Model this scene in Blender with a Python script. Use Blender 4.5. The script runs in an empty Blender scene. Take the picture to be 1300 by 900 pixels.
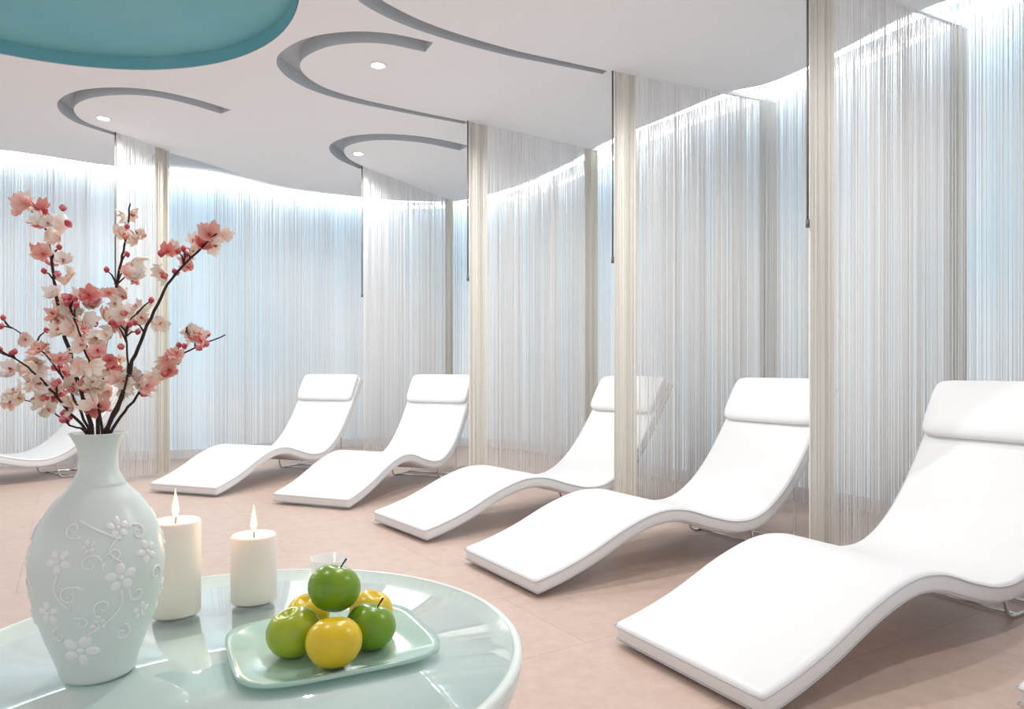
import bpy, bmesh, math, random
from mathutils import Vector, Matrix
random.seed(7)
F=900.0; HZ=468.0; CH=1.0; ZC=3.03
scene=bpy.context.scene
scene.view_settings.view_transform='Standard'
scene.view_settings.look='None'
scene.view_settings.exposure=0.17

# ------------------------------------------------------------ helpers
def mat(name,col,rough=0.5,metal=0.0,spec=0.5,noise=None,bump=0.0,bscale=200,**kw):
    m=bpy.data.materials.new(name); m.use_nodes=True
    nt=m.node_tree; b=nt.nodes['Principled BSDF']
    b.inputs['Base Color'].default_value=(*col,1); b.inputs['Roughness'].default_value=rough
    b.inputs['Metallic'].default_value=metal
    b.inputs['Specular IOR Level'].default_value=spec
    for k,v in kw.items(): b.inputs[k].default_value=v
    tc=nt.nodes.new('ShaderNodeTexCoord')
    if noise:
        n=nt.nodes.new('ShaderNodeTexNoise'); n.inputs['Scale'].default_value=noise[0]; n.inputs['Detail'].default_value=4
        nt.links.new(tc.outputs['Object'],n.inputs['Vector'])
        r=nt.nodes.new('ShaderNodeValToRGB')
        r.color_ramp.elements[0].position=0.3; r.color_ramp.elements[1].position=0.7
        r.color_ramp.elements[0].color=(*noise[1],1); r.color_ramp.elements[1].color=(*col,1)
        nt.links.new(n.outputs['Fac'],r.inputs['Fac']); nt.links.new(r.outputs['Color'],b.inputs['Base Color'])
    if bump:
        n2=nt.nodes.new('ShaderNodeTexNoise'); n2.inputs['Scale'].default_value=bscale
        nt.links.new(tc.outputs['Object'],n2.inputs['Vector'])
        bp=nt.nodes.new('ShaderNodeBump'); bp.inputs['Strength'].default_value=bump; bp.inputs['Distance'].default_value=0.002
        nt.links.new(n2.outputs['Fac'],bp.inputs['Height']); nt.links.new(bp.outputs['Normal'],b.inputs['Normal'])
    return m
def emis(name,col,s):
    m=bpy.data.materials.new(name); m.use_nodes=True; nt=m.node_tree
    b=nt.nodes['Principled BSDF']; b.inputs['Base Color'].default_value=(*col,1)
    b.inputs['Emission Color'].default_value=(*col,1); b.inputs['Emission Strength'].default_value=s
    return m
def mesh_obj(name,verts,faces,mats,parent=None,smooth=True,mi=None):
    me=bpy.data.meshes.new(name); me.from_pydata([tuple(v) for v in verts],[],faces); me.update()
    for m in (mats if isinstance(mats,list) else [mats]): me.materials.append(m)
    if mi: me.polygons.foreach_set('material_index',mi)
    if smooth: me.polygons.foreach_set('use_smooth',[True]*len(me.polygons))
    o=bpy.data.objects.new(name,me); scene.collection.objects.link(o)
    if parent: o.parent=parent
    return o
def fixn(o):
    bm=bmesh.new(); bm.from_mesh(o.data); bmesh.ops.recalc_face_normals(bm,faces=bm.faces); bm.to_mesh(o.data); bm.free()
def empty(name,loc=(0,0,0)):
    e=bpy.data.objects.new(name,None); e.location=loc; e.empty_display_size=0.1; scene.collection.objects.link(e); return e
def catmull(pts,n=8,closed=False):
    P=[Vector(p) for p in pts]; out=[]; N=len(P)
    rng=range(N) if closed else range(N-1)
    for i in rng:
        if closed: p0,p1,p2,p3=P[(i-1)%N],P[i],P[(i+1)%N],P[(i+2)%N]
        else:
            p1,p2=P[i],P[i+1]; p0=P[i-1] if i>0 else p1*2-p2; p3=P[i+2] if i+2<N else p2*2-p1
        for k in range(n):
            t=k/n
            out.append(0.5*((2*p1)+(p2-p0)*t+(2*p0-5*p1+4*p2-p3)*t*t+(3*p1-p0-3*p2+p3)*t**3))
    if not closed: out.append(P[-1].copy())
    return out
def tube_data(paths,verts,faces,sides=8):
    """paths: list of (pts, radii)"""
    for pts,rad in paths:
        pts=[Vector(p) for p in pts]; n=len(pts); base=len(verts)
        if not hasattr(rad,'__len__'): rad=[rad]*n
        t0=(pts[1]-pts[0]).normalized()
        up=Vector((0,0,1)) if abs(t0.z)<0.9 else Vector((1,0,0))
        nx=t0.cross(up).normalized()
        for i in range(n):
            t=(pts[min(i+1,n-1)]-pts[max(i-1,0)])
            t=t.normalized() if t.length>1e-9 else t0
            nx=(nx-t*nx.dot(t)).normalized(); ny=t.cross(nx)
            for k in range(sides):
                a=2*math.pi*k/sides
                verts.append(pts[i]+(nx*math.cos(a)+ny*math.sin(a))*rad[i])
        for i in range(n-1):
            for k in range(sides):
                a=base+i*sides+k; b=base+i*sides+(k+1)%sides
                faces.append((a,b,b+sides,a+sides))
        faces.append(tuple(base+k for k in range(sides))[::-1])
        faces.append(tuple(base+(n-1)*sides+k for k in range(sides)))
def tubes(name,paths,m,parent=None,sides=8):
    v=[];f=[]; tube_data(paths,v,f,sides); return mesh_obj(name,v,f,m,parent)
def lathe(name,prof,m,parent=None,loc=(0,0,0),seg=48,smooth=True):
    v=[];f=[]
    for r,z in prof:
        for k in range(seg):
            a=2*math.pi*k/seg; v.append((r*math.cos(a),r*math.sin(a),z))
    for i in range(len(prof)-1):
        for k in range(seg):
            a=i*seg+k;b=i*seg+(k+1)%seg
            f.append((a,b,b+seg,a+seg))
    o=mesh_obj(name,v,f,m,parent,smooth); 
    bm=bmesh.new(); bm.from_mesh(o.data); bmesh.ops.remove_doubles(bm,verts=bm.verts,dist=1e-6); bmesh.ops.recalc_face_normals(bm,faces=bm.faces); bm.to_mesh(o.data); bm.free()
    o.location=loc; return o

# ------------------------------------------------------------ materials
M_leather=mat('white_leatherette',(0.79,0.80,0.81),0.42,0,0.4,bump=0.08,bscale=300)
M_piping=mat('piping_leatherette',(0.52,0.53,0.56),0.5)
M_chrome=mat('chrome',(0.8,0.8,0.8),0.15,1.0)
M_ceil=mat('ceiling_paint',(0.90,0.925,0.96),0.9,0,0.1,noise=(3,(0.89,0.915,0.95)))
M_back=mat('slot_shade_tone',(0.55,0.60,0.65),0.9)  # grey stands in for the shade inside the ceiling slots
M_slot=mat('slot_side_shade_tone',(0.62,0.67,0.72),0.9)  # panel sides greyed too, slot shade put into the colour
M_teal=mat('teal_recess_paint',(0.20,0.50,0.57),0.6,noise=(1.0,(0.14,0.43,0.51)))
M_wand=mat('dark_wand',(0.12,0.11,0.10),0.4)
M_cove=emis('cove_lamp',(0.95,0.975,1.0),5.0)
M_wash=emis('added_curtain_wash',(1.0,0.98,0.95),6.5)  # glow of the added tube that brightens the curtain fronts
M_dl=emis('downlight_lamp',(1.0,0.93,0.80),25.0)
M_cer=mat('vase_porcelain',(0.74,0.82,0.80),0.3,noise=(4,(0.70,0.79,0.77)))
M_relief=mat('vase_relief_glaze',(0.88,0.90,0.89),0.3)
M_wax=mat('candle_wax',(0.90,0.83,0.75),0.5,**{'Subsurface Weight':0.2,'Subsurface Scale':0.02})
M_flame=emis('flame',(1.0,0.60,0.20),4.0)
M_wick=mat('wick',(0.05,0.04,0.03),0.9)
M_bark=mat('dark_bark',(0.035,0.018,0.016),0.8,bump=0.5,bscale=300)
M_tabside=mat('table_lacquer',(0.78,0.85,0.82),0.2)
M_tabtop=mat('table_glass_top',(0.60,0.76,0.72),0.04,0,0.8,**{'Coat Weight':1.0,'Coat Roughness':0.02})
M_tabrim=mat('table_rim',(0.82,0.90,0.87),0.12)
def strand_mat(name,col,tr=0.5):
    m=bpy.data.materials.new(name); m.use_nodes=True; nt=m.node_tree; nt.nodes.remove(nt.nodes['Principled BSDF'])
    out=nt.nodes['Material Output']; d=nt.nodes.new('ShaderNodeBsdfDiffuse'); t=nt.nodes.new('ShaderNodeBsdfTranslucent'); x=nt.nodes.new('ShaderNodeMixShader')
    d.inputs['Color'].default_value=(*col,1); t.inputs['Color'].default_value=(*col,1); x.inputs['Fac'].default_value=tr
    nt.links.new(d.outputs[0],x.inputs[1]); nt.links.new(t.outputs[0],x.inputs[2]); nt.links.new(x.outputs[0],out.inputs['Surface'])
    return m
M_s1=strand_mat('string_white',(0.995,0.995,0.995),.42); M_s2=strand_mat('string_offwhite',(0.99,0.975,0.95),.42); M_s3=strand_mat('string_cream',(1.0,0.975,0.90),0.12)
M_s4=strand_mat('string_cream_sheer',(1.0,0.97,0.89),0.45)
M_plate=mat('frosted_green_glass',(0.56,0.82,0.72),0.12,0,0.6,**{'Transmission Weight':0.25,'Coat Weight':.5})
def thin_glass(name,a):
    m=mat(name,(.95,.97,.97),.08,0,.8); nt=m.node_tree; b=nt.nodes['Principled BSDF']; x=nt.nodes.new('ShaderNodeMixShader'); t=nt.nodes.new('ShaderNodeBsdfTransparent')
    x.inputs['Fac'].default_value=a; nt.links.new(t.outputs[0],x.inputs[1]); nt.links.new(b.outputs[0],x.inputs[2]); nt.links.new(x.outputs[0],nt.nodes['Material Output'].inputs['Surface']); return m
M_clear=thin_glass('clear_glass',.5)

# floor material
def floor_mat():
    m=bpy.data.materials.new('floor_tiles'); m.use_nodes=True; nt=m.node_tree; b=nt.nodes['Principled BSDF']
    tc=nt.nodes.new('ShaderNodeTexCoord'); mp=nt.nodes.new('ShaderNodeMapping'); mp.inputs['Rotation'].default_value=(0,0,math.radians(-32)); mp.inputs['Location'].default_value=(0.2,0.35,0)
    br=nt.nodes.new('ShaderNodeTexBrick'); br.offset=0.5
    br.inputs['Scale'].default_value=1.0; br.inputs['Brick Width'].default_value=1.2; br.inputs['Row Height'].default_value=0.6
    br.inputs['Mortar Size'].default_value=0.003; br.inputs['Mortar Smooth'].default_value=0.3
    br.inputs['Color1'].default_value=(0.59,0.45,0.385,1); br.inputs['Color2'].default_value=(0.565,0.43,0.367,1); br.inputs['Mortar'].default_value=(0.46,0.355,0.31,1)
    n=nt.nodes.new('ShaderNodeTexNoise'); n.inputs['Scale'].default_value=14; n.inputs['Detail'].default_value=8; n.inputs['Roughness'].default_value=0.7
    mx=nt.nodes.new('ShaderNodeMix'); mx.data_type='RGBA'; mx.blend_type='OVERLAY'; mx.inputs[0].default_value=0.28
    L=nt.links
    L.new(tc.outputs['Object'],mp.inputs['Vector']); L.new(mp.outputs[0],br.inputs['Vector']); L.new(tc.outputs['Object'],n.inputs['Vector'])
    L.new(br.outputs['Color'],mx.inputs[6]); L.new(n.outputs['Fac'],mx.inputs[7]); L.new(mx.outputs[2],b.inputs['Base Color'])
    b.inputs['Roughness'].default_value=0.36; b.inputs['Specular IOR Level'].default_value=0.4
    return m
# ------------------------------------------------------------ floor
fl=mesh_obj('floor',[(-10,-4,0),(8,-4,0),(8,11,0),(-10,11,0)],[(0,1,2,3)],floor_mat(),smooth=False)

# ------------------------------------------------------------ ceiling
def px(x,y,z=ZC):
    Y=F*(z-CH)/(HZ-y); return Vector(((x-650)*Y/F,Y,0))
slots_px=[
 ([(545,60),(490,49),(440,48),(397,56),(368,74),(372,93),(402,112),(450,127),(520,142),(592,156)],0.075,0.03),
 ([(287,142),(240,128),(190,118),(140,116),(100,122),(83,136),(100,154),(148,171)],0.07,0.035),
 ([(590,188),(540,178),(490,174),(450,177),(428,187),(435,201),(461,214)],0.085,0.04),
 ([(620,-50),(540,-55),(480,-35),(462,-8),(500,18),(560,42),(640,65),(700,78),(768,92)],0.06,0.03),
]
edge=[(7.5,-1.0),(5.6,0.8),(4.2,2.0),(3.2,3.0),(2.7,3.6),(2.3,4.03),(2.12,4.45),(1.97,4.81),(1.80,5.07),(1.56,5.24),(1.25,5.72),(.85,6.35),(.5,7.1),(-.05,8.0),(-.6,8.55),(-1.2,8.6),(-1.8,8.38),(-2.6,7.84),(-3.05,6.95),(-3.3,6.65),(-3.6,6.95),(-4.0,7.1),(-4.7,6.6),(-5.8,6.1),(-7.5,5.6),(-9.5,5.3)]
edge_s=[(p.x,p.y) for p in catmull([(a,b,0) for a,b in edge],5)]
outer=edge_s+[(-9.5,-3.5),(7.5,-3.5)]
cu=bpy.data.curves.new('ceiling_curve','CURVE'); cu.dimensions='2D'; cu.fill_mode='BOTH'; cu.extrude=0.05
def addsp(pts):
    s=cu.splines.new('POLY'); s.points.add(len(pts)-1)
    for q,p in zip(s.points,pts): q.co=(p[0],p[1],0,1)
    s.use_cyclic_u=True
addsp(outer)
for pts,w0,w1 in slots_px:
    c=catmull([px(*p) for p in pts],5); n=len(c); L=[];R=[]
    for i in range(n):
        t=(c[min(i+1,n-1)]-c[max(i-1,0)]).normalized(); nn=Vector((-t.y,t.x,0)); k=i/(n-1)
        w=w0 if k<0.5 else w0+(w1-w0)*(k-0.5)*2
        L.append(c[i]+nn*w); R.append(c[i]-nn*w)
    addsp([(p.x,p.y) for p in L+R[::-1]])
TC=(-2.5,3.4); TR=1.42
addsp([(TC[0]+TR*math.cos(2*math.pi*k/96),TC[1]+TR*math.sin(2*math.pi*k/96)) for k in range(96)])
co=bpy.data.objects.new('tmpc',cu); scene.collection.objects.link(co)
dg=bpy.context.evaluated_depsgraph_get(); me=bpy.data.meshes.new_from_object(co.evaluated_get(dg))
bpy.data.objects.remove(co)
ceil=bpy.data.objects.new('ceiling',me); scene.collection.objects.link(ceil); ceil.location=(0,0,ZC+0.05)
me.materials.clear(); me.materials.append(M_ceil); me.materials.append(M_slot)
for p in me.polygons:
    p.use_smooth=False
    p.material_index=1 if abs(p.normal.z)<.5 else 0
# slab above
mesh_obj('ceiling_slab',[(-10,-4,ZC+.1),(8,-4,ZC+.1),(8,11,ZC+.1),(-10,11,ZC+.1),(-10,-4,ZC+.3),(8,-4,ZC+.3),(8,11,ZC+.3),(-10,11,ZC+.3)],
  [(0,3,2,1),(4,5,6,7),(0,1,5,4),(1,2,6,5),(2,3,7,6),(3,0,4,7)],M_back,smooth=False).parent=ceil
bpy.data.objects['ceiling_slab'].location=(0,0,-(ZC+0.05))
# teal recess lining
v=[];f=[];N=96
for k in range(N):
    a=2*math.pi*k/N; c,s=math.cos(a)*(TR-.004),math.sin(a)*(TR-.004)
    v+= [(c,s,0.004),(c,s,0.085)]
v.append((0,0,0.085))
for k in range(N):
    a=2*k;b=2*((k+1)%N); f.append((a,b,b+1,a+1)); f.append((a+1,b+1,2*N))
t=mesh_obj('teal_ceiling_recess',v,f,M_teal,smooth=False); t.location=(TC[0],TC[1],ZC)

# ------------------------------------------------------------ outer wall, cove, outer curtain
wc=[(6.4,0.9),(5.0,1.75),(3.9,2.7),(3.15,3.3),(2.62,4.05),(2.12,5.0),(1.68,5.55),(1.12,6.35),(.72,7.3),(.2,8.25),(-.4,8.8),(-1.5,9.0),(-2.7,8.5),(-3.3,7.75),(-4.1,7.45),(-5.3,6.85),(-6.6,6.35),(-8.2,6.0),(-9.6,5.8)]
cpath=catmull([(a,b,0) for a,b in wc],6)
def offs(path,d):
    out=[];n=len(path)
    for i in range(n):
        t=(path[min(i+1,n-1)]-path[max(i-1,0)]).normalized(); out.append(path[i]+Vector((t.y,-t.x,0))*d)
    return out
wp=offs(cpath,0.30)
wsum=sum((wp[i]-Vector((0,3,0))).length-(cpath[i]-Vector((0,3,0))).length for i in range(len(wp)))
sg=1 if wsum>0 else -1
wp=offs(cpath,0.30*sg)
M_wall=bpy.data.materials.new('blue_wall_added_glow'); M_wall.use_nodes=True
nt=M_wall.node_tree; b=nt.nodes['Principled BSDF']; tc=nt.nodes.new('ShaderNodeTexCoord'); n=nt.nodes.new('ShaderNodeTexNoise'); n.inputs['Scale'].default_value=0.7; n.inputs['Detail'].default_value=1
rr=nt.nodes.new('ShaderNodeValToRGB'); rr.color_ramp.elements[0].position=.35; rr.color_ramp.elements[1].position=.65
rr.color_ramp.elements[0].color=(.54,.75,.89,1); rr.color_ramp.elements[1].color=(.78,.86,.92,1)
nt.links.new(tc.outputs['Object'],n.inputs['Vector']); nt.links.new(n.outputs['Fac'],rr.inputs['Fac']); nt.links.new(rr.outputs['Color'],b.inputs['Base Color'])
nt.links.new(rr.outputs['Color'],b.inputs['Emission Color']); b.inputs['Emission Strength'].default_value=0.28  # slight emission added to the painted wall, standing in for light on it
v=[];f=[]
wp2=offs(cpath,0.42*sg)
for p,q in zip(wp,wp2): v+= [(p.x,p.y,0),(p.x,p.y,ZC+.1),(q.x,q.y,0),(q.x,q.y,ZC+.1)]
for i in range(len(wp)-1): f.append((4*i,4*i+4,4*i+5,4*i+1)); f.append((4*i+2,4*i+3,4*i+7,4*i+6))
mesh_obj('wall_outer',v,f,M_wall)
bp=offs(cpath,0.285*sg)
# baseboard
v=[];f=[]
for p,q in zip(bp,wp): v+=[(p.x,p.y,0),(p.x,p.y,.1),(q.x,q.y,.1)]
for i in range(len(bp)-1): f.append((3*i,3*i+3,3*i+4,3*i+1)); f.append((3*i+1,3*i+4,3*i+5,3*i+2))
mesh_obj('baseboard_outer',v,f,M_ceil,smooth=False)
lp=offs(cpath,0.17*sg)
tubes('added_wash_strip',[([ (p.x,p.y,ZC+.06) for p in lp[::2]],0.022)],M_cove,sides=4)
lp=offs(cpath,-0.07*sg)
tubes('added_wash_strip',[([ (p.x,p.y,ZC+.078) for p in lp[::2]],0.018)],M_wash,sides=4)  # extra tube added on the room side to wash the curtain with light

def path_len(path):
    L=[0]
    for i in range(1,len(path)): L.append(L[-1]+(path[i]-path[i-1]).length)
    return L
def sample(path,L,s):
    import bisect
    i=min(max(bisect.bisect_right(L,s)-1,0),len(path)-2)
    t=(s-L[i])/(L[i+1]-L[i]); return path[i].lerp(path[i+1],t),(path[i+1]-path[i]).normalized()
def strands(name,path,z0,z1,items,mats,zj=0.02,parent=None):
    """items: list of (s, perp offset, halfwidth, material)"""
    L=path_len(path); v=[];f=[];mi=[]
    for s,o,hw,m in items:
        p,t=sample(path,L,s); nn=Vector((-t.y,t.x,0)); p=p+nn*o
        dx=random.gauss(0,0.003); a0=random.random()*2
        zb=z0+random.random()*zj; b=len(v)
        for z,d in ((z1,0),(zb,dx)):
            q=p+t*d
            for k in range(3):
                a=a0+2.094*k; v.append((q.x+hw*math.cos(a),q.y+hw*math.sin(a),z))
        for k in range(3):
            k2=(k+1)%3; f.append((b+k,b+k2,b+3+k2,b+3+k)); mi.append(m)
    return mesh_obj(name,v,f,mats,parent,smooth=True,mi=mi)
# outer curtain
L=path_len(cpath); it=[]; s=0.0
while s<L[-1]:
    dens=1.0+0.25*math.sin(s*2.1)+0.2*math.sin(s*7.3+1)+0.2*math.sin(s*19)
    s+= random.uniform(0.5,1.5)*0.0070/max(0.5,dens)
    if s>=L[-1]: break
    it.append((s,random.gauss(0,0.012),random.uniform(0.0021,0.0030),0 if random.random()<.75 else 1))
strands('outer_string_curtain',cpath,0.03,ZC+0.09,it,[M_s1,M_s2])
# partitions
parts=[
 ('P1',(-3.40,6.10),(-3.20,6.62),False,True,1),
 ('P2',(-1.50,7.14),(-0.72,8.60),False,True,1),
 ('P3',(-.35,5.82),(.80,6.62),True,True,1),
 ('P4',(.70,4.84),(2.02,5.42),True,True,1),
 ('P5',(1.52,3.62),(2.72,4.24),True,True,1),
 ('P6',(2.45,2.6),(3.7,3.1),True,True,1),
]
for nm,a,b_,nb,fb,_ in parts:
    a=Vector((*a,0)); b=Vector((*b_,0)); ln=(b-a).length; path=[a,b]
    it=[]; s=0.0
    while s<ln:
        dens=1.0+0.2*math.sin(s*9+a.x*5)+0.2*math.sin(s*31+a.y)
        s+=random.uniform(0.4,1.6)*0.0080/max(.45,dens)
        if s>=ln: break
        it.append((s,random.gauss(0,0.004),random.uniform(0.0017,0.0024),0 if random.random()<.6 else 1))
    def band(s0,w,mi_,st):
        k=0.0
        while k<w:
            it.append((min(s0+k,ln-1e-4),0.006*math.sin(k*60)+random.gauss(0,.002),0.0028,mi_)); k+=st
    if nb: band(0.0,0.17,2,.0018)
    if fb: band(max(0,ln-0.16),0.16,3,.0030)
    o=strands('string_curtain',path,0.03,ZC+0.02,it,[M_s1,M_s2,M_s3,M_s4])
    t=(b-a).normalized(); nn=Vector((-t.y,t.x,0))
    rv=[];
    for p in (a,b):
        for z in (ZC-.004,ZC+.02):
            for d in (-.012,.012): rv.append((p.x+nn.x*d,p.y+nn.y*d,z))
    r=mesh_obj('head_rail',rv,[(0,1,3,2),(4,6,7,5),(0,4,5,1),(2,3,7,6),(0,2,6,4),(1,5,7,3)],M_ceil,o,smooth=False)
    w=a-t*0.015
    tubes('pull_wand',[([(w.x,w.y,ZC+.02),(w.x,w.y,2.4),(w.x,w.y,1.76)],0.006)],M_wand,o)
    tubes('wand_tip',[([(w.x,w.y,1.76),(w.x,w.y,1.72)],0.010)],M_wand,o)

# ------------------------------------------------------------ lounge chairs
prof=[(0,.085),(.14,.118),(.3,.17),(.52,.26),(.72,.312),(.9,.305),(1.1,.245),(1.28,.205),(1.44,.215),(1.60,.295),(1.76,.445),(1.94,.69),(2.08,.918)]
pc=[(p.x,p.z) for p in catmull([(a,0,z) for a,z in prof],6)]
PL=[0]
for i in range(1,len(pc)): PL.append(PL[-1]+math.dist(pc[i],pc[i-1]))
PT=PL[-1]
def pf(s):
    import bisect
    s=max(0,min(PT-1e-6,s)); i=min(bisect.bisect_right(PL,s)-1,len(pc)-2); t=(s-PL[i])/(PL[i+1]-PL[i])
    x=pc[i][0]+(pc[i+1][0]-pc[i][0])*t; z=pc[i][1]+(pc[i+1][1]-pc[i][1])*t
    d=0.02; 
    def raw(u):
        u=max(0,min(PT-1e-6,u)); j=min(bisect.bisect_right(PL,u)-1,len(pc)-2); w=(u-PL[j])/(PL[j+1]-PL[j])
        return (pc[j][0]+(pc[j+1][0]-pc[j][0])*w, pc[j][1]+(pc[j+1][1]-pc[j][1])*w)
    a=raw(s-d); b=raw(s+d); l=math.dist(a,b); return x,z,(b[0]-a[0])/l,(b[1]-a[1])/l
def P3(s,w,n):
    x,z,tx,tz=pf(s); return Vector((x-tz*n,w,z+tx*n))
W=0.67; TH=0.075
def build_chair():
    v=[];f=[];r=0.02
    def section(hw,ht,r):
        pts=[]
        for cx,cy,a0 in ((hw-r,ht-r,0),(-hw+r,ht-r,90),(-hw+r,-ht+r,180),(hw-r,-ht+r,270)):
            for k in range(5):
                a=math.radians(a0+k*22.5); pts.append((cx+r*math.cos(a),cy+r*math.sin(a)))
        return pts
    n=70; st=[]
    for q in range(5):
        th=math.radians(q*22.5); st.append((r*(1-math.cos(th)), r*(1-math.sin(th))))
    for i in range(1,n): st.append((r+(PT-2*r)*i/n,0))
    for q in range(4,-1,-1):
        th=math.radians(q*22.5); st.append((PT-r*(1-math.cos(th)), r*(1-math.sin(th))))
    m=20
    for s,sh in st:
        for (w,h) in section(W/2-sh,TH/2-sh,r*0.999-sh*0.9):
            v.append(P3(s,w,h-TH/2))
    for i in range(len(st)-1):
        for k in range(m):
            a=i*m+k;b=i*m+(k+1)%m; f.append((a,a+m,b+m,b))
    f.append(tuple(range(m))); f.append(tuple(range((len(st)-1)*m,len(st)*m))[::-1])
    slab=('upholstered_slab',v,f,M_leather)
    paths=[]
    for sd in (-1,1):
        for nn in (-0.012,-TH+0.012):
            paths.append(([P3(0.004+(PT-.008)*i/60,sd*(W/2+0.0005),nn) for i in range(61)],0.0024))
    for nn in (-0.012,-TH+0.012):
        paths.append(([P3(0.0,W/2*(k/6),nn)+Vector((-0.0008,0,0)) for k in range(-6,7)],0.0024))
    pv=[];pfc=[]; tube_data(paths,pv,pfc,6)
    qv=[];qf=[]; U=28;V=40
    s0=PT-0.30; s1=PT+0.014
    def se(c,e): return math.copysign(abs(c)**e,c)
    for i in range(U+1):
        for j in range(V+1):
            th=-math.pi/2+math.pi*i/U; ph=-math.pi+2*math.pi*j/V
            w=se(math.sin(th),0.18)*0.328
            ca=se(math.cos(th),0.18); 
            a=ca*se(math.cos(ph),0.55); b=ca*se(math.sin(ph),0.75)
            s=(s0+s1)/2+a*(s1-s0)/2; nn=0.020+b*0.036
            se_=s-PT
            p=P3(min(s,PT-0.002),w,nn)
            if se_>0:
                x,z,tx,tz=pf(PT-0.01); p=p+Vector((tx,0,tz))*se_
            qv.append(p)
    for i in range(U):
        for j in range(V):
            a=i*(V+1)+j; qf.append((a,a+1,a+V+2,a+V+1))
    fp=[]
    for sd in (-1,1):
        w=sd*0.24
        sa=1.52; sb=PT-0.50
        top1=P3(sa,w,-TH); top2=P3(sb,w,-TH-.003)
        fp.append((catmull([top1+Vector((0,0,0.01)),Vector((top1.x+.02,w,0.05)),Vector((top1.x+.06,w,0.011)),Vector(((top1.x+top2.x)/2,w,0.010)),Vector((top2.x-.04,w,0.011)),Vector((top2.x+.0,w,0.06)),top2],5),0.008))
        xa=top1.x+.1; xb=top2.x-.06
    for x in (xa,xb): fp.append(([Vector((x,-.24,.011)),Vector((x,0,.011)),Vector((x,.24,.011))],0.007))
    fv=[];ff=[]; tube_data(fp,fv,ff,8)
    return slab,('seam_piping',pv,pfc,M_piping),('headrest_pillow',qv,qf,M_leather),('chrome_frame',fv,ff,M_chrome)
cparts=build_chair()
cm=[]
for nm,v,f,m in cparts:
    me=bpy.data.meshes.new(nm); me.from_pydata([tuple(p) for p in v],[],f); me.materials.append(m)
    bm=bmesh.new(); bm.from_mesh(me); bmesh.ops.remove_doubles(bm,verts=bm.verts,dist=1e-6); bmesh.ops.recalc_face_normals(bm,faces=bm.faces); bm.to_mesh(me); bm.free()
    me.polygons.foreach_set('use_smooth',[True]*len(me.polygons)); cm.append((nm,me))
# foot-left corner, direction
chairs=[((.365,2.56),(.87,.50)),((-.25,3.64),(.85,.52)),((-.90,4.57),(.80,.60)),((-1.77,5.23),(.375,.92)),((-2.92,5.70),(.335,.94)),((-5.5,5.6),(.6,.8)),((1.46,2.06),(.90,.43))]
for (cx,cy),(dx,dy) in chairs:
    l=math.hypot(dx,dy); dx/=l;dy/=l
    ang=math.atan2(dy,dx)
    ox=cx+dy*W/2; oy=cy-dx*W/2
    e=empty('lounge_chair',(ox,oy,0)); e.rotation_euler=(0,0,ang)
    for nm,me in cm:
        o=bpy.data.objects.new(nm,me); scene.collection.objects.link(o); o.parent=e

# ------------------------------------------------------------ downlights
for p,en in [(px(480,83),95),(px(455,195),95),(px(131,150),95),(Vector((.1,3.6,0)),85),(Vector((.1,2.3,0)),55),(Vector((-4.6,4.4,0)),95),(Vector((2.2,2.0,0)),60),(Vector((-1.2,1.6,0)),40)]:  # leading entries are in view; the rest are unseen, added for their light
    o=lathe('recessed_downlight',[(0.036,0.012),(0.044,-0.004),(0.060,-0.004),(0.062,0.0)],M_ceil,loc=(p.x,p.y,ZC-0.001),seg=32)
    lathe('lamp_lens',[(0.0,0.0),(0.042,-0.001)],M_dl,parent=o,seg=32)
    ld=bpy.data.lights.new('spot','SPOT'); ld.energy=en; ld.spot_size=math.radians(172); ld.spot_blend=0.35; ld.color=(1.0,0.975,0.95); ld.shadow_soft_size=0.05
    lo=bpy.data.objects.new('downlight_beam',ld); scene.collection.objects.link(lo); lo.parent=o; lo.location=(0,0,-0.02)

# ------------------------------------------------------------ table
ZT=.55; TX,TY,TRR=-.439,1.143,.456
tb=lathe('round_coffee_table',[(0.0,0),(.30,0),(.33,.01),(.35,.12),(.40,.36),(TRR-.012,ZT-.05),(TRR-.004,ZT-.03),(TRR-.003,ZT-.016),(TRR-.018,ZT-.016)],M_tabside,loc=(TX,TY,0),seg=128)
lathe('glass_top',[(0,ZT),(TRR-.0145,ZT),(TRR-.0145,ZT-.016),(0,ZT-.016)],M_tabtop,parent=tb,seg=128)
rim=lathe('rim_band',[(TRR-.014,ZT-.016),(TRR-.014,ZT+.0008),(TRR-.004,ZT+.0008),(TRR-.001,ZT-.002),(TRR,ZT-.006),(TRR-.001,ZT-.0155)],M_tabrim,parent=tb,seg=128)

# ------------------------------------------------------------ vase
VX,VY=-.611,1.047
vp=[(0.0,0.0),(.042,0.0),(.049,.006),(.054,.025),(.068,.064),(.081,.11),(.0875,.152),(.086,.185),(.077,.222),(.058,.255),(.038,.278),(.0275,.298),(.025,.315),(.027,.332),(.033,.346),(.0385,.355)]
vs=[(p.x,p.z) for p in catmull([(a,0,b) for a,b in vp[1:]],5)]
prof_v=[(0,0)]+vs+[(.037,.3555),(.031,.345),(.023,.33),(.021,.31),(.03,.29),(.05,.26),(0,.25)]
vase=lathe('vase',prof_v,M_cer,loc=(VX,VY,ZT+.0005),seg=72)
def vr(z):
    for i in range(len(vs)-1):
        if vs[i][1]<=z<=vs[i+1][1]:
            t=(z-vs[i][1])/(vs[i+1][1]-vs[i][1]+1e-9); return vs[i][0]+(vs[i+1][0]-vs[i][0])*t
    return .03
phi0=math.atan2(-.862,.506)
def vs_pt(phi,z,h=0.0): 
    r=vr(z)+h; return Vector((r*math.cos(phi),r*math.sin(phi),z))
def vmap(phi,z,du,dz,h=0.0004): 
    zz=z+dz; return vs_pt(phi+du/max(vr(z),.03),zz,h)
paths=[]; dv=[]; df=[]
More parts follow.
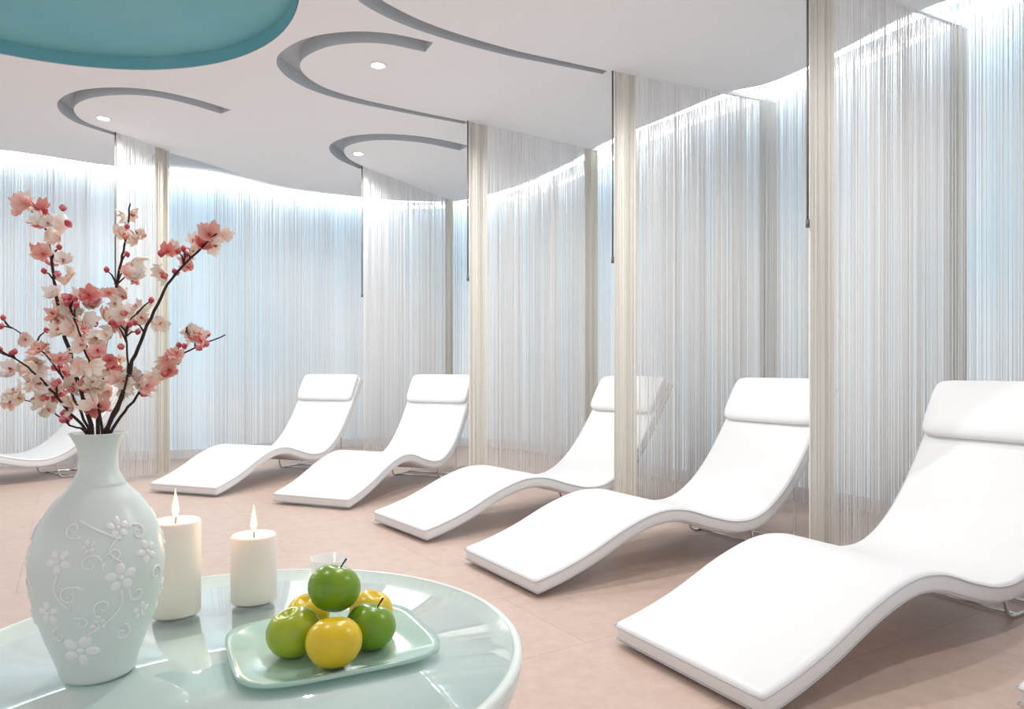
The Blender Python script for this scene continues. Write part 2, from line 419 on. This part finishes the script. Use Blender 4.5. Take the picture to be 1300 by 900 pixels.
def dome(phi,z,cx,cy,ax,ay,rot,H):
    base=len(dv); ca,sa=math.cos(rot),math.sin(rot)
    for i in range(5):
        q=i/4
        for k in range(14):
            b=2*math.pi*k/14; x=ax*(1-q)*math.cos(b); y=ay*(1-q)*math.sin(b)
            h=-.0008+H*(math.sqrt(max(0,1-(1-q)**2)) if i<3 else (1.0 if i==3 else .75))
            dv.append(vmap(phi,z,cx+x*ca-y*sa,cy+x*sa+y*ca,h))
    for i in range(4):
        for k in range(14):
            a=base+i*14+k;b=base+i*14+(k+1)%14; df.append((a,b,b+14,a+14))
def flower(phi,z,R,rot):
    for k in range(5):
        a=rot+k*2*math.pi/5
        dome(phi,z,R*.62*math.cos(a),R*.62*math.sin(a),R*.42,R*.33,a,.0034)
    dome(phi,z,0,0,R*.2,R*.2,0,.0045)
def scroll(phi,z,R,rot,hand=1,turn=2.6):
    pts=[]
    for j in range(26):
        b=j/25*turn*math.pi*0.9; r=R*(1-j/30)
        pts.append(vmap(phi,z,r*math.cos(rot+hand*b),r*math.sin(rot+hand*b)))
    paths.append((pts,[0.0020*(1-0.5*j/25) for j in range(26)]))
    dome(phi,z,R*1.15*math.cos(rot-.25*hand),R*1.15*math.sin(rot-.25*hand),R*.45,R*.2,rot-1.5,.0028)
def stem(base,p0,p1,bend):
    pts=[]
    for j in range(14):
        t=j/13; u=p0[0]+(p1[0]-p0[0])*t+bend*math.sin(math.pi*t); z=p0[1]+(p1[1]-p0[1])*t
        pts.append(vmap(phi0+base,.16,u,z-.16))
    paths.append((pts,0.0017))
for base in (0,math.pi*.72,-math.pi*.72):
    for u,z,R in ((.028,.158,.021),(-.050,.188,.018),(-.022,.058,.025),(.068,.185,.018),(.024,.226,.015),(-.066,.115,.017),(.058,.10,.014),(.0,.095,.010),(-.012,.205,.010)):
        flower(phi0+base+u/vr(z),z,R,random.random()*6)
    for u,z,R,ro,h in ((-.01,.182,.014,0,1),(.052,.215,.012,2,-1),(-.035,.14,.014,1,1),(.005,.120,.012,4,-1),(.05,.13,.011,3,1),(-.03,.228,.011,5,-1),(.03,.075,.011,1,-1),(-.05,.082,.010,2,1),(.085,.15,.012,0,1),(.02,.19,.009,3,-1),(-.02,.10,.009,2,-1)):
        scroll(phi0+base+u/vr(z),z,R,ro,h)
    stem(base,(-.018,.08),(.028,.14),.02); stem(base,(.028,.18),(.03,.215),-.015); stem(base,(-.05,.17),(-.035,.12),-.012); stem(base,(.03,.21),(-.03,.24),.0)
tubes('relief_scrolls',paths,M_relief,vase,sides=6)
rf=mesh_obj('relief_flowers',dv,df,M_relief,vase)
fixn(rf)

# ------------------------------------------------------------ blossom branches
br=empty('cherry_blossom_branches',(VX,VY,ZT+.30))
def bp_(x,y,d=0.0):
    Y=VY+d; return Vector(((x-650)/F*Y-VX, d, CH-(y-HZ)/F*Y-(ZT+.30)))
root=Vector((0,0,-.03))
bdefs=[
 ([(118,552,0),(98,480,-.01),(80,420,.0),(70,370,.01),(66,330,.01),(55,285,.02),(18,246,.02)],.0036),
 ([(124,552,0),(128,480,.02),(140,410,.03),(152,340,.03),(160,300,.03),(165,258,.03)],.0032),
 ([(136,552,0),(155,500,-.02),(172,450,-.03),(195,395,-.04),(225,345,-.04),(278,294,-.05)],.0037),
 ([(140,552,0),(168,510,.02),(200,470,.03),(240,445,.03),(287,425,.03)],.0026),
 ([(112,552,0),(85,520,-.02),(60,490,-.03),(30,462,-.04),(-6,444,-.04)],.0026),
 ([(114,552,0),(92,500,.02),(62,455,.04),(35,430,.04),(5,410,.05)],.0024),
 ([(108,552,0),(90,540,.0),(55,515,.02),(18,505,.03)],.002),
 ([(130,552,0),(118,480,-.03),(100,420,-.04),(88,385,-.05)],.0024),
 ([(132,552,0),(150,520,-.03),(162,470,-.03),(160,420,-.04),(175,395,-.04)],.0024),
]
bpaths=[];tips=[]
for pts,r in bdefs:
    P=[root+Vector((random.uniform(-.01,.01),random.uniform(-.01,.01),0))]+[bp_(*p) for p in pts]
    P[1]=Vector((max(-.017,min(.017,P[1].x)),max(-.015,min(.015,P[1].y)),P[1].z))
    c=catmull(P,6); n=len(c)
    c=[p+Vector((random.gauss(0,.0008),random.gauss(0,.0008),0)) for p in c]
    bpaths.append((c,[r*(1-.65*i/(n-1)) for i in range(n)])); tips.append(c)
twigs=[]
for c in tips:
    for _ in range(5):
        i=random.randint(len(c)//2,len(c)-2); d=(c[i+1]-c[i]).normalized()
        s=Vector((random.uniform(-1,1),random.uniform(-.7,.7),random.uniform(-.1,.8))).normalized()
        e_=(d*.6+s).normalized(); l=random.uniform(.012,.03)
        bpaths.append(([c[i],c[i]+e_*l*.5+d*.003,c[i]+e_*l],[.0015,.0012,.0007])); twigs.append(c[i]+e_*l)
tubes('branches',bpaths,M_bark,br,sides=6)
M_pet=bpy.data.materials.new('blossom_petals'); M_pet.use_nodes=True; nt=M_pet.node_tree; b=nt.nodes['Principled BSDF']
at=nt.nodes.new('ShaderNodeVertexColor'); at.layer_name='Col'; nt.links.new(at.outputs['Color'],b.inputs['Base Color']); b.inputs['Roughness'].default_value=.6
bv=[];bf=[];bc=[]
pal=[((.82,.24,.21),(.96,.62,.54)),((.90,.50,.40),(.97,.84,.74)),((.74,.10,.13),(.92,.38,.34)),((.94,.66,.47),(.97,.92,.82)),((.92,.70,.62),(.97,.93,.89))]
def blossom(pos,dirn,R,pi):
    c0,c1=pal[pi]; q=dirn.to_track_quat('Z','Y').to_matrix(); spin=random.random()*6; cup=random.uniform(.3,1.2)
    for k in range(5):
        a=spin+k*2*math.pi/5+random.gauss(0,.12); ca,sa=math.cos(a),math.sin(a); base=len(bv); tw=random.gauss(0,.2); Rk=R*random.uniform(.82,1.12); rip=random.uniform(-.14,.14); ck=cup*random.uniform(.6,1.3)
        for i in range(5):
            u=i/4; wd=Rk*.50*math.sin(math.pi*(0.06+0.76*u))**0.9
            for j in range(-2,3):
                vv=j/2; rr=Rk*u*(1-0.07*abs(vv)) - (Rk*.13*(1-abs(vv)) if i==4 else 0)
                zz=ck*Rk*(u**1.5)*.75+ Rk*.25*vv*vv*u - Rk*.25*max(0,u-.7) + tw*vv*Rk*u + rip*Rk*u*math.cos(vv*6)
                x=rr; y=wd*vv
                p=Vector((x*ca-y*sa,x*sa+y*ca,zz)); bv.append(pos+q@p)
                bc.append(tuple(c0[m]+(c1[m]-c0[m])*min(1,u*1.4) for m in range(3)))
        for i in range(4):
            for j in range(4):
                s=base+i*5+j; bf.append((s,s+1,s+6,s+5))
    for k in range(6):
        a=random.random()*6.28; d=q@Vector((math.cos(a)*.25,math.sin(a)*.25,1)).normalized(); e_=pos+d*R*.5; w=R*.05; sx=q@Vector((w,0,0)); sy=q@Vector((0,w,0))
        n=len(bv)
        for p in (pos+sx*.4,pos-sx*.4,e_-sx,e_+sx,pos+sy*.4,pos-sy*.4,e_-sy,e_+sy): bv.append(p); bc.append((.72,.18,.10))
        bf.append((n,n+1,n+2,n+3)); bf.append((n+4,n+5,n+6,n+7))
def bud(pos,dirn,R):
    q=dirn.to_track_quat('Z','Y').to_matrix(); n=len(bv)
    prof=[(0.3,-1.1),(.8,-.5),(1,.1),(.7,.8),(.15,1.3)]
    for r,z in prof:
        for k in range(6):
            a=k*math.pi/3; bv.append(pos+q@Vector((r*R*math.cos(a),r*R*math.sin(a),z*R))); bc.append((.55,.06,.09) if z<.3 else (.78,.25,.26))
    for i in range(4):
        for k in range(6):
            a=n+i*6+k;b2=n+i*6+(k+1)%6; bf.append((a,b2,b2+6,a+6))
clusters=[(28,255,14,3),(48,268,18,5),(68,285,18,6),(85,290,10,2),(60,325,14,4),(78,330,10,2),(92,348,5,1),(163,270,8,2),(155,300,13,4),(178,305,12,3),(170,345,13,4),(160,350,10,3),
 (225,318,12,4),(245,315,10,4),(270,300,10,3),(212,345,9,3),(240,330,8,2),(75,385,20,9),(100,385,18,9),(130,388,18,8),(180,400,15,7),(150,425,20,8),(110,410,22,10),(75,410,16,6),(120,440,18,7),
 (45,450,14,5),(30,430,8,2),(60,455,14,5),(20,470,8,2),(20,510,12,5),(50,495,18,8),(75,500,15,6),(95,490,18,8),(125,490,18,8),(140,465,12,4),(165,490,14,6),(185,495,12,5),(205,470,14,5),(222,455,10,4),(240,425,9,3),(258,440,9,3),(150,400,12,4),(90,515,12,5),(125,515,10,3),(200,410,6,2),(100,460,12,4)]
for x,y,sp,n in clusters:
    for _ in range(n):
        p=bp_(x+random.gauss(0,sp*.55),y+random.gauss(0,sp*.55),random.uniform(-.05,.05))
        d=Vector((random.gauss(0,.85)+.2,random.gauss(-.5,.7),random.gauss(.35,.65))).normalized()
        if random.random()<.12: bud(p,d,.0052)
        else: blossom(p,d,random.uniform(.012,.0172),random.choices(range(5),(4,5,3,6,4))[0])
for p in twigs: bud(p,Vector((random.uniform(-.5,.5),0,1)).normalized(),.0042)
bo=mesh_obj('blossoms',bv,bf,M_pet,br)
ca=bo.data.color_attributes.new('Col','FLOAT_COLOR','POINT')
ca.data.foreach_set('color',[c for q in bc for c in (*q,1)])

# ------------------------------------------------------------ candles
def candle(x,y,r,h):
    e=lathe('pillar_candle',[(0,0),(r-.003,0),(r,.003),(r,h-.004),(r-.003,h),(r-.007,h-.001),(r*.6,h-.005),(.006,h-.007),(0,h-.007)],M_wax,loc=(x,y,ZT+.0005),seg=48)
    tubes('wick',[([(0,0,h-.008),(.0005,0,h),(.002,0,h+.012)],.0012)],M_wick,e)
    lathe('flame',[(0,h+.004),(.0035,h+.008),(.0060,h+.016),(.0056,h+.024),(.0037,h+.035),(.0016,h+.047),(0,h+.058)],M_flame,parent=e,seg=16)
    ld=bpy.data.lights.new('fl','POINT'); ld.energy=.3; ld.color=(1,.6,.25); ld.shadow_soft_size=.01
    lo=bpy.data.objects.new('flame_light',ld); scene.collection.objects.link(lo); lo.parent=e; lo.location=(0,0,h+.03)
candle(-.62,1.306,.0435,.171); candle(-.502,1.378,.0425,.128)
lathe('glass_tumbler',[(0,0),(.028,0),(.031,.003),(.040,.05),(.0385,.05),(.029,.006),(0,.006)],M_clear,loc=(-.388,1.50,ZT+.0005),seg=40)

# ------------------------------------------------------------ plate
PX,PY,PR=-.288,1.135,math.radians(27); v=[];f=[]
def plate_pt(u,a,th):
    e=0.45; c,s=math.cos(a),math.sin(a)
    x=math.copysign(abs(c)**e,c)*u*.155; y=math.copysign(abs(s)**e,s)*u*.138
    z=.004+ (0.012*max(0,(u-.6)/.4)**1.6) + th
    return (x*math.cos(PR)-y*math.sin(PR),x*math.sin(PR)+y*math.cos(PR),z)
us=[0.001,.2,.4,.55,.65,.75,.85,.93,1.0]; N=96
for th,lst in ((0.0,us[::-1]),(.006,us)):
    for u in lst:
        for k in range(N): v.append(plate_pt(u,2*math.pi*k/N+.01,th-.004))
for i in range(len(us)*2-1):
    for k in range(N):
        a=i*N+k;b=i*N+(k+1)%N; f.append((a,b,b+N,a+N))
for k in range(N): f.append((k,(2*len(us)-1)*N+k,(2*len(us)-1)*N+(k+1)%N,(k+1)%N))
pl=mesh_obj('glass_plate',v,f,M_plate); fixn(pl); pl.location=(PX,PY,ZT+.001)

# ------------------------------------------------------------ apples
def apple_mat(name,c1,c2):
    return mat(name,c1,.28,0,.5,noise=(30,c2))
M_ag=apple_mat('green_apple_skin',(.21,.36,.012),(.13,.27,.008)); M_ay=apple_mat('yellow_apple_skin',(.80,.57,.015),(.72,.51,.02)); M_ayg=apple_mat('yellowgreen_apple_skin',(.42,.48,.02),(.29,.40,.02))
def apple(x,y,z,r,m,tilt=(0,0),stem=True):
    pr=[]
    for i in range(25):
        a=math.pi*i/24; c=math.cos(a); rr=math.sin(a)
        X=rr*(1.0+0.05*c); Z=c*.90
        if c>0: Z-=.28*math.exp(-(X/.26)**2)
        else: Z+=.14*math.exp(-(X/.22)**2)
        pr.append((max(0,X)*r,Z*r))
    o=lathe('apple',pr,m,loc=(x,y,z),seg=32)
    o.rotation_euler=(tilt[0],tilt[1],random.random())
    if stem: tubes('stem',[([(0,0,.6*r),(.002,0,.85*r),(.006,.002,1.15*r)],[.0012,.0012,.0018])],M_bark,o,sides=6)
zp=ZT+.0035+.0385
apple(-.264,1.052,zp+.002,.0415,M_ay,(-.15,.1),False)
apple(-.337,1.095,zp+.001,.0415,M_ayg,(-.1,-.3),False)
apple(-.224,1.122,zp,.040,M_ag,(-.1,.35))
apple(-.239,1.200,zp-.002,.037,M_ay,(.2,.3),False)
apple(-.341,1.187,zp-.003,.036,M_ay,(.1,-.3),False)
apple(-.283,1.128,zp+.059,.0415,M_ag,(-.2,.25))

# ------------------------------------------------------------ world & lights
w=bpy.data.worlds.new('world'); scene.world=w; w.use_nodes=True
w.node_tree.nodes['Background'].inputs['Color'].default_value=(.985,.99,1.0,1); w.node_tree.nodes['Background'].inputs['Strength'].default_value=0.85

# ------------------------------------------------------------ camera
cd=bpy.data.cameras.new('camera'); cam=bpy.data.objects.new('camera',cd); scene.collection.objects.link(cam)
cam.location=(0,0,CH); cam.rotation_euler=(math.pi/2,0,0); cd.sensor_width=36; cd.lens=F/1300*36; cd.shift_y=(HZ-450)/1300
cd.clip_start=.05
scene.camera=cam
